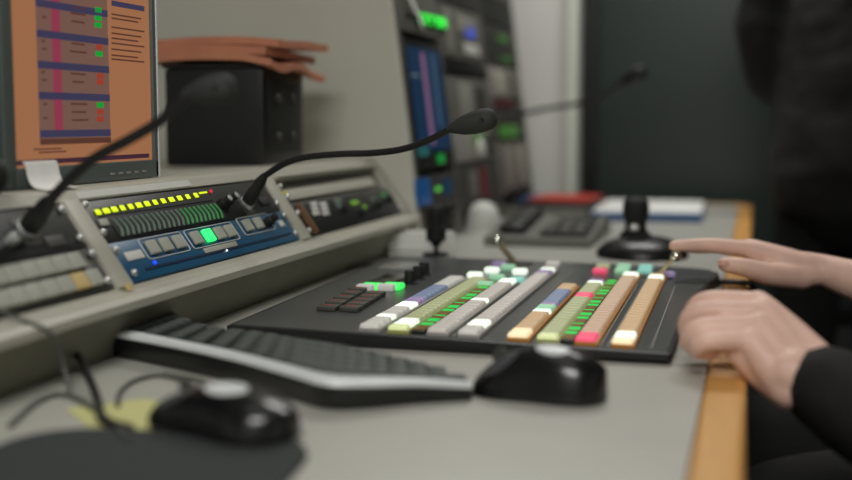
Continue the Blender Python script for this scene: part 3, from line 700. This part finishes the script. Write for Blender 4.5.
def mouse(name, label, c, ang, L_, Wd, Hh, patch_m, cat='mouse'):
    t = thing(name, label, cat, (c[0], c[1], D), 'computer mice'); t.rotation_euler = (0, 0, ang)
    b = bmesh.new(); nu, nv = 28, 14; grid = []
    def shp(u, v):   # u along (-1 tail .. 1 nose), v across -1..1
        u0 = u; r = (1-abs(u)**2.6)**(1/2.2) if abs(u) < 1 else 0
        wloc = Wd/2*r*(1-.12*math.cos(u*3)); x = u*L_/2; y = v*wloc
        prof = (max(0, 1-abs(v)**3.0))**.55
        crest = Hh*(max(0, 1-((u+.18)/1.2)**2))**.75
        return (x, y, .002+crest*prof)
    for i in range(nu+1):
        u = -1+2*i/nu; u = math.sin(u*math.pi/2)*.999
        grid.append([b.verts.new(shp(u, math.sin((-1+2*j/nv)*math.pi/2))) for j in range(nv+1)])
    for i in range(nu):
        for j in range(nv): b.faces.new((grid[i][j], grid[i+1][j], grid[i+1][j+1], grid[i][j+1]))
    per = [grid[i][0] for i in range(nu+1)]+[grid[nu][j] for j in range(1, nv+1)]+[grid[i][nv] for i in range(nu-1, -1, -1)]+[grid[0][j] for j in range(nv-1, 0, -1)]
    b.faces.new(per); bmesh.ops.remove_doubles(b, verts=b.verts, dist=1e-5); bmesh.ops.recalc_face_normals(b, faces=b.faces)
    mb = MB(); mb._take(b); mb.build('shell', mat('mouse_gloss', (20, 21, 22), .22, var=.05), t)
    def on(u, v, lift=.0): x, y, z = shp(u, v); return Vector((x, y, z+lift))
    # trim lying on the shell
    def strip(u0, u1, v0, v1, lift, nm, m_):
        b = bmesh.new(); n1, n2 = 12, 6; g1 = []
        for l_ in (0, lift):
            g_ = []
            for i in range(n1+1):
                row = []
                for k in range(n2+1):
                    fu, fv = -1+2*i/n1, -1+2*k/n2; fu2 = fu*math.sqrt(1-fv*fv/2); fv2 = fv*math.sqrt(1-fu*fu/2)
                    row.append(b.verts.new(on((u0+u1)/2+fu2*(u1-u0)/2, (v0+v1)/2+fv2*(v1-v0)/2, l_-.0006)))
                g_.append(row)
            g1.append(g_)
        for g_ in g1:
            for i in range(n1):
                for k in range(n2): b.faces.new((g_[i][k], g_[i+1][k], g_[i+1][k+1], g_[i][k+1]))
        for i in range(n1):
            for k in (0, n2): b.faces.new((g1[0][i][k], g1[0][i+1][k], g1[1][i+1][k], g1[1][i][k]))
        for k in range(n2):
            for i in (0, n1): b.faces.new((g1[0][i][k], g1[0][i][k+1], g1[1][i][k+1], g1[1][i][k]))
        bmesh.ops.recalc_face_normals(b, faces=b.faces); mb = MB(); mb._take(b); return mb.build(nm, m_, t)
    strip(*patch_m, .0016, 'palm_logo_plate' if False else 'silver_trim', M['silver'])
    for q in (-1, 1): strip(.22, .92, -.40+.42*q, .40+.42*q, .0010, 'mouse_button', mat('mouse_button', (74, 77, 79), .25))
    o = MB().cyl(on(.58, 0, .001), .0075, .006, (0, 1, 0), seg=24, bev=.001).build('scroll_wheel', M['greyd'], t)
    return t
    return t
mouse('computer_mouse', 'glossy black computer mouse on the grey desk in front of the mixer panel', (-.172, .982), math.radians(172), .118, .066, .043, (-.50, .0, .0, .55))
lm_ = mouse('computer_mouse', 'blurred black mouse with a silver patch, lower left beside the yellow note', (-.380, .800), math.radians(158), .135, .074, .032, (-.45, .15, -.2, .55))
lm_.location.z = D+.0042
# dark cloth mouse mat
def rr(cx, cy, w, h, r, a=0, n=8):
    pts = []
    for sx, sy_, a0 in ((1, 1, 0), (-1, 1, 90), (-1, -1, 180), (1, -1, 270)):
        for k in range(n+1):
            t_ = math.radians(a0+90*k/n); x, y = sx*(w/2-r)+r*math.cos(t_), sy_*(h/2-r)+r*math.sin(t_)
            pts.append((cx+x*math.cos(a)-y*math.sin(a), cy+x*math.sin(a)+y*math.cos(a)))
    return pts
pp = rr(-.394, .660, .225, .25, .055, math.radians(8))
o = MB().loops([[(x, y, D+.0002) for x, y in pp], [(x, y, D+.004) for x, y in pp]]).build('mouse_mat', M['cloth']); tag(o, 'dark grey cloth mouse mat in the near left corner of the picture', 'mouse mat')
q = [hz(66, 410), hz(145, 400), hz(170, 404), hz(152, 431), hz(88, 427)]
o = MB().loops([[(v.x, v.y, D+.0003) for v in q], [(v.x, v.y, D+.0012) for v in q]]).build('sticky_note', M['note'], smooth=False); tag(o, 'pale yellow paper note lying on the desk under the loose cables', 'note')
# ------------------------------------------------------------------ cables
def cable(label, pts, r, m=None, name='cable', group='loose cables on the desk'):
    o = MB().tube([W(p) for p in pts], r, seg=10, smooth=8).build(name, m or M['rubber']); return tag(o, label, 'cable', group)
z_ = .0035
cable('thin black cable running from the mixer panel along the console foot', [hz(150, 345, .004)]+[hz(x, y, z_) for x, y in ((195, 321), (220, 307), (236, 297), (258, 292), (290, 288), (308, 281), (318, 273), (345, 269), (372, 264))], .0022)
cable('thin black cable crossing the wood edge beyond the operator\'s hands', [hz(705, 286, .003), hz(722, 282, .004), hz(740, 282.5, .004), hz(752, 285, .002), hz(757, 300, -.04)], .0042)
cable('black cable hanging in front of the console over the yellow note', [Vector((-.60, .86, .05)), hz(72, 352, .02), hz(90, 380, .01), hz(99, 405, .004), hz(103, 420, .0055), hz(130, 428, .0055)], .0035)
greyc = mat('grey_cable', (92, 94, 88), .6)
cable('thin grey cable looping beside the yellow note', [hz(118, 405, .004), hz(120, 392, .003), hz(135, 380, .003), hz(160, 375, .003), hz(185, 380, .003)], .002, greyc)
cable('thin grey cable trailing left of the yellow note', [hz(10, 425, .003), hz(40, 400, .003), hz(70, 395, .003), hz(110, 420, .0045), hz(128, 436, .0068)], .0022, greyc)
cable('thin dark cable hanging over the console lip at left', [fpt(.80, .045, .009)-Vector((0, 0, D)), fpt(.84, .01, .006)-Vector((0, 0, D)), Vector((-.571, .87, .055)), Vector((-.572, .89, .02)), hz(70, 395, .004)], .002, greyc)
cable('pale cable trailing between the keyboard and the left mouse', [hz(165, 372, .003), hz(200, 378, .004), hz(225, 392, .004), hz(235, 396, .004)], .0025, mat('pale_cable', (140, 142, 132), .5))

# ------------------------------------------------------------------ things on the far part of the desk
t = thing('paper_box', 'white cardboard box on the desk behind the mixer, at the console end', 'box', (-.548, 1.955, D))
MB().box((0, 0, .021), (.106, .055, .041), .003).build('carton', M['paper'], t); MB().box((.0, -.0285, .012), (.10, .0015, .002)).build('seam', M['greyl'], t)
MB().box((.0, 0, .0425), (.106, .053, .002), .0008).build('flap', M['white'], t)
t = thing('paper_cup', 'white rounded cup turned upside down in front of the rack', 'cup', (-.540, 2.40, D)); t.scale = (1.05, 1.05, 1.05)
MB().lathe([(.036, 0), (.037, .003), (.034, .025), (.029, .045), (.020, .058), (.008, .063), (.001, .064)], (0, 0, 0)).build('cup_body', M['white'], t)
MB().lathe([(.038, 0), (.039, .002), (.037, .005)], (0, 0, .0)).build('rim', M['white'], t)
# desk telephone: grey tray, black handset and keypad
t = thing('desk_telephone', 'grey and black desk telephone console between mixer panel and black binder', 'telephone', (-.385, 2.28, D))
MB().prism([(-.12, 0), (.20, 0), (.20, .020), (.14, .040), (-.12, .016)], -.10, .10, 'x').build('x', M['greym'], t)
bpy.data.objects['x'].name = 'phone_body'
MB().box((-.055, .03, .036), (.05, .22, .022), .009, seg=3, rot=Matrix.Rotation(math.radians(5), 4, 'X')).build('handset', M['black'], t)
o = MB().box((.045, -.03, .026), (.09, .13, .006), .002, rot=Matrix.Rotation(math.radians(4), 4, 'X')).build('keypad', M['blackm'], t)
for i in range(3):
    for k in range(4): MB().box((.018+.027*i, -.08+.03*k, .0285+.0022*k), (.018, .018, .006), .0015).build('phone_key', M['greym'], o)
MB().box((.045, .09, .034), (.085, .06, .006), .002, rot=Matrix.Rotation(math.radians(5), 4, 'X')).build('display', M['black'], t)
t = thing('ring_binder', 'thick black binder lying under the red folder on the far desk', 'binder', (-.50, 2.95, D))
MB().box((0, 0, .0155), (.24, .30, .030), .006).build('cover', M['black'], t)
MB().box((.004, -.004, .0155), (.236, .298, .020), .002).build('pages', M['greym'], t)
MB().box((0, 0, .0318), (.24, .30, .003), .001).build('cover', M['blackm'], t)
t = thing('red_folder', 'bright red folder on top of the black binder', 'folder', (-.452, 2.96, D+.034)); t.rotation_euler = (0, 0, -.08)
MB().box((0, 0, .0055), (.145, .20, .009), .002).build('cover', M['red'], t)
MB().box((-.085, 0, .0045), (.03, .18, .008), .002).build('spine_tab', M['bluecard'], t)
t = thing('document_binder', 'blue folder with a white top sheet lying flat at the desk end', 'folder', (-.243, 2.98, D)); t.rotation_euler = (0, 0, .02)
MB().box((0, 0, .009), (.255, .42, .018), .002).build('cover', M['bluecard'], t)
MB().box((0, .008, .0205), (.25, .40, .005), .001).build('paper_stack', M['paper'], t)
t = thing('camera_joystick', 'black camera control joystick with round base behind the mixer panel', 'joystick', (-.182, 2.06, D))
o = MB().lathe([(.076, 0), (.079, .004), (.077, .012), (.064, .024), (.045, .032), (.030, .035), (.001, .036)], seg=40).build('base', mat('gloss_base', (18, 18, 19), .34), t)
MB().lathe([(.028, .033), (.026, .040), (.019, .046), (.0185, .060), (.022, .070), (.023, .086), (.021, .096), (.014, .102), (.001, .104)], (-.012, .0, 0)).build('stick', M['knob'], t)
MB().ball((-.012, -.024, .052), .008, (1.2, .7, .9)).build('silver_button', M['steel'], t)

# ------------------------------------------------------------------ people
def remesh(o, vox, sm=4):
    m = o.modifiers.new('r', 'REMESH'); m.mode = 'VOXEL'; m.voxel_size = vox
    if sm: s = o.modifiers.new('s', 'SMOOTH'); s.iterations = sm; s.factor = .5
    bpy.context.view_layer.update(); dg_ = bpy.context.evaluated_depsgraph_get()
    me = bpy.data.meshes.new_from_object(o.evaluated_get(dg_)); o.modifiers.clear(); old = o.data; o.data = me; bpy.data.meshes.remove(old)
    me.polygons.foreach_set('use_smooth', [True]*len(me.polygons)); return o
def join_meshes(objs, name, m, parent):
    b = bmesh.new()
    for o in objs: b.from_mesh(o.data)
    me = bpy.data.meshes.new(name); b.to_mesh(me); b.free(); me.materials.append(m)
    me.polygons.foreach_set('use_smooth', [True]*len(me.polygons))
    for o in objs: bpy.data.objects.remove(o)
    r = bpy.data.objects.new(name, me); C.objects.link(r); r.parent = parent; return r
def head_mb(c, face, r=.075):
    """head centred on c looking along 'face' (horizontal unit vector)"""
    mb = MB(); f = Vector(face).normalized(); s = Vector((0, 0, 1)).cross(f); R = Matrix((f, s, (0, 0, 1))).transposed().to_4x4(); c = Vector(c)
    P_ = lambda x, y, z: c+f*x+s*y+Vector((0, 0, z))
    mb.ball(P_(-.01, 0, .025), .085, (1.12, .9, 1.05), R); mb.ball(P_(.02, 0, -.035), .062, (1.05, .9, 1.2), R); mb.ball(P_(.055, 0, -.085), .026, (1, 1.1, .8), R)
    mb.tube([P_(.082, 0, .02), P_(.10, 0, -.02), P_(.108, 0, -.032)], [.008, .011, .012], smooth=3)      # nose
    for q in (-1, 1):
        mb.ball(P_(-.005, q*.080, -.008), .026, (.7, .3, 1.15), R)                                        # ear
        mb.ball(P_(.072, q*.032, .026), .018, (.6, 1.3, .4), R)                                           # brow
        mb.ball(P_(.078, q*.031, .004), .013, (.7, 1, .8), R)                                             # eye
    mb.ball(P_(.085, 0, -.058), .020, (.6, 1.1, .3), R); mb.ball(P_(.083, 0, -.067), .018, (.6, 1.1, .35), R)   # lips
    return mb, P_, R
def arm_hand(wrist, elbow, shoulder, rw=.024, re=.043, rs=.05, wz=None): return
# ---- operator
op = thing('person', 'seated person in black reaching to the lever, other hand resting in a fist', 'person', (.48, 1.36, D-.29))
OO = Vector((.48, 1.36, D-.29))
def O(v): return W(v)-OO
# right hand (index finger on the lever ball)
mb = MB(); S = 10
wr = Vector((.094, 1.705, .030))
mc = [Vector((-.004, 1.688, .057)), Vector((-.002, 1.709, .058)), Vector((.004, 1.727, .055)), Vector((.012, 1.743, .051))]
idx = [mc[0], Vector((-.050, 1.680, .0615)), Vector((-.078, 1.677, .0615)), Vector((-.1045, 1.675, .0605))]
mid = [mc[1], Vector((-.050, 1.700, .0575)), Vector((-.076, 1.698, .0560)), Vector((-.094, 1.697, .0565))]
rng = [mc[2], Vector((-.040, 1.722, .0560)), Vector((-.064, 1.721, .0560)), Vector((-.080, 1.720, .0555))]
pnk = [mc[3], Vector((-.018, 1.744, .0530)), Vector((-.036, 1.744, .0530)), Vector((-.050, 1.743, .0530))]
for fng, r in ((idx, (.0122, .0110, .0098, .0076)), (mid, (.0108, .0095, .0084, .0068)), (rng, (.010, .009, .008, .0065)), (pnk, (.009, .008, .007, .0058))):
    mb.tube([O(p) for p in fng], list(r), seg=16, smooth=6)
for i, p in enumerate(mc):
    w0 = wr+Vector((-.006, -.006+.006*i, .003)); mb.tube([O(p), O(p.lerp(w0, .5)+Vector((0, 0, .0))), O(w0)], [.0122, .0145, .0135], seg=16)
    mb.tube([O(p+Vector((.004, 0, -.006))), O(p.lerp(w0, .5)+Vector((0, 0, -.011))), O(w0+Vector((0, 0, -.004)))], [.011, .015, .0135], seg=16)
th = [Vector((.068, 1.690, .020)), Vector((.026, 1.664, .026)), Vector((-.008, 1.650, .036)), Vector((-.033, 1.647, .0395))]
mb.tube([O(p) for p in th], [.018, .0165, .0130, .0108], seg=16)
mb.tube([O(Vector((.03, 1.672, .026))), O(Vector((.065, 1.69, .024))), O(Vector((.10, 1.703, .026)))], [.017, .0175, .018])
el = Vector((.345, 1.665, -.045))
mb.tube([O(wr+Vector((-.035, -.004, .008))), O(wr+Vector((.0, 0, .0))), O(wr.lerp(el, .10)), O(wr.lerp(el, .24)), O(wr.lerp(el, .42)), O(wr.lerp(el, .7)), O(el)], [.018, .0215, .025, .030, .035, .039, .038], seg=28)
mb.tube([O(wr+Vector((-.02, .02, .004))), O(wr+Vector((.0, .016, -.001))), O(wr.lerp(el, .14)+Vector((0, .012, -.002))), O(wr.lerp(el, .3))], [.016, .019, .023, .026], seg=24)
rh = remesh(mb.build('rh', M['skin']), .0026, 4)
# left hand fist on the desk edge
mb = MB()
F4 = [  # pinky, ring, middle, index: MCP, PIP, DIP, tip
 [hy(750, 341, 1.094), hy(708, 342, 1.082), hy(697, 350, 1.090), hy(712, 352, 1.100)],
 [hy(758, 326, 1.108), hy(700, 328, 1.100), hy(689, 343, 1.110), hy(704, 349, 1.118)],
 [hy(762, 312, 1.126), hy(700, 312, 1.124), hy(687, 328, 1.132), hy(696, 342, 1.136)],
 [hy(758, 303, 1.146), hy(708, 301, 1.148), hy(693, 313, 1.154), hy(694, 328, 1.156)]]
wl = hy(803, 379, 1.085)
for f4, r in zip(F4, ((.0098, .0090, .0086, .0075), (.0102, .0096, .009, .0078), (.0106, .0100, .0094, .0078), (.0106, .0102, .0094, .0078))):
    mb.tube([O(p) for p in f4], list(r), seg=16)
for i, f4 in enumerate(F4):
    w0 = wl+Vector((-.012+.008*i, -.004+.006*i, -.010+.008*i)); p = f4[0]
    mb.tube([O(p), O(p.lerp(w0, .5)), O(w0)], [.0125, .0165, .018], seg=16)
    mb.tube([O(p+Vector((-.012, .004, -.010))), O(p.lerp(w0, .5)+Vector((-.006, .01, -.008))), O(w0)], [.011, .016, .018], seg=16)
mb.tube([O(hy(775, 345, 1.16)), O(hy(735, 325, 1.185)), O(hy(705, 318, 1.185)), O(hy(690, 322, 1.18))], [.017, .013, .0105, .009], seg=16)     # thumb behind
ell = Vector((.285, 1.02, -.10))
mb.tube([O(wl+Vector((-.01, 0, .004))), O(wl), O(wl.lerp(ell, .3)), O(wl.lerp(ell, .7)), O(ell)], [.0235, .0235, .030, .038, .038], seg=24)
lh = remesh(mb.build('lh', M['skin']), .0026, 2)
hc = Vector((.42, 1.37, .50))
hm, HP, HR = head_mb(O(hc), (-1, 0, -.0))
hm.tube([O(Vector((.43, 1.37, .46))), O(Vector((.46, 1.37, .34)))], [.055, .06], smooth=1)
hm.tube([O(Vector((.47, 1.37, .32))), O(Vector((.50, 1.37, .10))), O(Vector((.52, 1.37, -.18)))], [.10, .12, .12])
for sy_, e_ in ((-1, ell), (1, el)):
    hm.tube([O(Vector((.47, 1.37+sy_*.10, .29))), O(Vector((.465, 1.37+sy_*.20, .255))), O(e_.lerp(Vector((.465, 1.37+sy_*.2, .24)), .5)), O(e_)], [.05, .052, .044, .038])
hd = remesh(hm.build('hd', M['skin']), .008, 2)
join_meshes([rh, lh, hd], 'body', M['skin'], op)
# nail of the thumb
nm = MB(); nm.ball((0, 0, 0), .0065, (1.2, .35, .85)); nm.build('thumb_nail', M['nail'], op).matrix_local = Matrix.Translation(O(th[3]+Vector((-.003, -.0098, .003)))) @ Matrix.Rotation(.2, 4, 'Y')
def wrinkle(o, amp, sc_):
    for v in o.data.vertices: v.co += v.normal*(noise.noise(v.co*sc_)*amp+noise.noise(v.co*sc_*2.7)*amp*.4)
# jacket
mb = MB()
mb.tube([O(Vector((.47, 1.37, .34))), O(Vector((.485, 1.37, .20))), O(Vector((.50, 1.37, .02))), O(Vector((.51, 1.37, -.11)))], [.085, .15, .15, .15], seg=24)
for q in (-1, 1): mb.tube([O(Vector((.475, 1.37, .27))), O(Vector((.465, 1.37+q*.19, .25)))], [.09, .075], smooth=1)
wl2 = wl.lerp(ell, .12)
mb.tube([O(Vector((.465, 1.17, .25))), O(Vector((.40, 1.09, .08))), O(ell), O(ell.lerp(wl, .45)), O(wl.lerp(ell, .16)), O(wl.lerp(ell, .085))], [.075, .065, .060, .052, .044, .039], seg=24)
mb.tube([O(Vector((.465, 1.57, .25))), O(Vector((.42, 1.64, .10))), O(el+Vector((.02, 0, .01)))], [.075, .065, .058], seg=24)
jk = remesh(mb.build('jacket', M['jacket'], None), .009, 2); wrinkle(jk, .006, 14); jk.parent = op
# trousers + shoes
mb = MB()
for q in (-1, 1):
    y_ = 1.37+q*.10
    mb.tube([O(Vector((.52, y_, -.21))), O(Vector((.30, y_+q*.03, -.185))), O(Vector((.06, y_+q*.06, -.17))), O(Vector((.03, y_+q*.06, -.25))), O(Vector((.05, y_+q*.06, -.66)))], [.095, .09, .072, .065, .05], seg=20)
mb.tube([O(Vector((.53, 1.27, -.165))), O(Vector((.53, 1.47, -.165)))], [.115, .115], smooth=1)
tr = remesh(mb.build('trousers', M['trousers'], None), .010, 2); tr.parent = op
for q in (-1, 1): MB().box(O(Vector((-.0, 1.37+q*.16, -.710))), (.27, .095, .075), .03, seg=4).build('shoe', M['black'], op)
mb = MB(); mb.ball(HP(-.02, 0, .045), .092, (1.12, .93, 1.0), HR); mb.ball(HP(-.05, 0, -.01), .075, (1, .95, 1.1), HR)
hr = mb.build('hair', M['hair'], op)
# ---- office chair for the operator
t = thing('office_chair', 'black office chair under the seated person in black', 'chair', (.56, 1.37, 0))
MB().box((0, 0, .415), (.46, .48, .07), .03, seg=4).build('seat', M['jacket'], t)
MB().box((.22, 0, .78), (.06, .44, .5), .028, seg=4, rot=Matrix.Rotation(.08, 4, 'Y')).build('backrest', M['jacket'], t)
MB().box((.235, 0, .48), (.02, .06, .20), .004).build('back_support', M['black'], t)
MB().cyl((0, 0, .24), .028, .30).build('gas_column', M['black'], t)
for k in range(5):
    a = k*math.tau/5; e = Vector((.27*math.cos(a), .27*math.sin(a), .075))
    MB().tube([(0, 0, .10), e], [.022, .016], smooth=1).build('base_leg', M['black'], t)
    MB().cyl((e.x, e.y, .028), .027, .03, (math.sin(a), -math.cos(a), 0), bev=.004).build('caster', M['black'], t)
# ---- second person, standing in black past the end of the wooden edge
p2 = thing('person', 'blurred person in black clothing standing in front of the dark window', 'person', (.225, 3.0, 0))
X0, Yp = .205, 3.0; Q = lambda x, y, z: Vector((x-X0+.0, y-Yp, z))
hm, HP2, HR2 = head_mb(Q(.20, 2.99, 1.62), (-.8, -.6, 0))
hm.tube([Q(.20, 3.0, 1.56), Q(.205, 3.0, 1.44)], [.055, .06], smooth=1)
hm.tube([Q(.205, 3.0, 1.40), Q(.205, 3.0, 1.2), Q(.205, 3.0, .95)], [.11, .12, .12])
HB = {-1: Q(.17, 3.19, .98), 1: Q(.24, 3.20, 1.0)}
for q in (-1, 1):
    h_ = HB[q]
    hm.tube([Q(.205, 3.0, 1.38), Q(.205+q*.17, 3.0, 1.36), Q(.205+q*.215, 3.03, 1.12), h_+Vector((q*.03, -.01, .02)), h_], [.04, .04, .035, .026, .024])
    for k in range(4): hm.tube([h_+Vector((0, .01, .024-.015*k)), h_+Vector((-q*.05, .02, .020-.016*k)), h_+Vector((-q*.075, .01, .010-.015*k))], [.012, .009, .007], smooth=3)
    hm.tube([h_, h_+Vector((-q*.02, 0, .04)), h_+Vector((-q*.04, 0, .055))], [.014, .011, .008], smooth=3)
remesh(hm.build('body', M['skin'], p2), .007, 2)
mb = MB()
mb.tube([Q(.205, 3.0, 1.47), Q(.205, 3.0, 1.40), Q(.205, 3.0, 1.25), Q(.205, 3.0, 1.05), Q(.205, 3.0, .86)], [.075, .13, .175, .185, .20], seg=24)
for q in (-1, 1):
    mb.tube([Q(.205, 3.0, 1.38), Q(.205+q*.165, 3.0, 1.37), Q(.205+q*.205, 3.03, 1.13), HB[q]+Vector((q*.03, -.01, .02))], [.09, .078, .064, .045], seg=20)
jk = remesh(mb.build('jacket', M['jacket'], None), .010, 3); wrinkle(jk, .010, 9); jk.parent = p2
mb = MB()
for q in (-1, 1): mb.tube([Q(.205+q*.085, 3.0, .92), Q(.205+q*.095, 3.0, .5), Q(.205+q*.10, 3.0, .09)], [.10, .078, .06], seg=20)
mb.tube([Q(.14, 3, .90), Q(.27, 3, .90)], [.12, .12], smooth=1)
tr = remesh(mb.build('trousers', M['trousers'], None), .012, 2); tr.parent = p2
for q in (-1, 1): MB().box(Q(.205+q*.10, 2.95, .041), (.095, .28, .08), .03, seg=4).build('shoe', M['black'], p2)
mb = MB(); mb.ball(HP2(-.02, 0, .045), .092, (1.12, .93, 1.0), HR2); mb.ball(HP2(-.05, 0, -.01), .075, (1, .95, 1.1), HR2); mb.build('hair', M['hair'], p2)

# ------------------------------------------------------------------ lights
def area(name, loc, sx, sy_, power, rot=(0, 0, 0), col=(1, .985, .945)):
    l = bpy.data.lights.new(name, 'AREA'); l.shape = 'RECTANGLE'; l.size = sx; l.size_y = sy_; l.energy = power; l.color = col
    o = bpy.data.objects.new(name, l); C.objects.link(o); o.location = loc; o.rotation_euler = rot; return o
LP = ((-.25, .75, 3), (-.25, 2.75, 24), (.1, -.95, 48))  # last lamp is an added fill, brightening upright faces towards the camera
for i, (x, y, pw) in enumerate(LP):
    t = thing('ceiling_light', ('rectangular ceiling light above the near desk', 'rectangular ceiling light above the far desk', 'added rectangular fill light behind the camera')[i], 'ceiling light', (x, y, 2.598), 'ceiling lights')
    mb = MB(); mb.box((0, .31, -.02), (1.24, .02, .04)); mb.box((0, -.31, -.02), (1.24, .02, .04)); mb.box((.61, 0, -.02), (.02, .6, .04)); mb.box((-.61, 0, -.02), (.02, .6, .04)); mb.build('frame', M['white'], t)
    MB().box((0, 0, -.006), (1.2, .6, .01)).build('diffuser', M['white'], t)
    area('lamp', (x, y, 2.575), 1.15, .55, pw)
wd = bpy.data.worlds.new('World'); bpy.context.scene.world = wd; wd.use_nodes = True
wd.node_tree.nodes['Background'].inputs[0].default_value = (.6, .65, .7, 1); wd.node_tree.nodes['Background'].inputs[1].default_value = .10

# ------------------------------------------------------------------ camera
cam = bpy.data.cameras.new('Camera'); co = bpy.data.objects.new('Camera', cam); C.objects.link(co)
cam.sensor_width = 36; cam.lens = F/852*36; cam.clip_start = .02
co.location = (0, 0, D+H); co.rotation_euler = (math.pi/2-P, 0, YW)
cam.dof.use_dof = True; cam.dof.focus_distance = 1.38; cam.dof.aperture_fstop = 2.0
S_ = bpy.context.scene; S_.camera = co
S_.view_settings.view_transform = 'Standard'; S_.view_settings.look = 'None'; S_.view_settings.gamma = 1; S_.view_settings.use_curve_mapping = False
S_.view_settings.exposure = 0
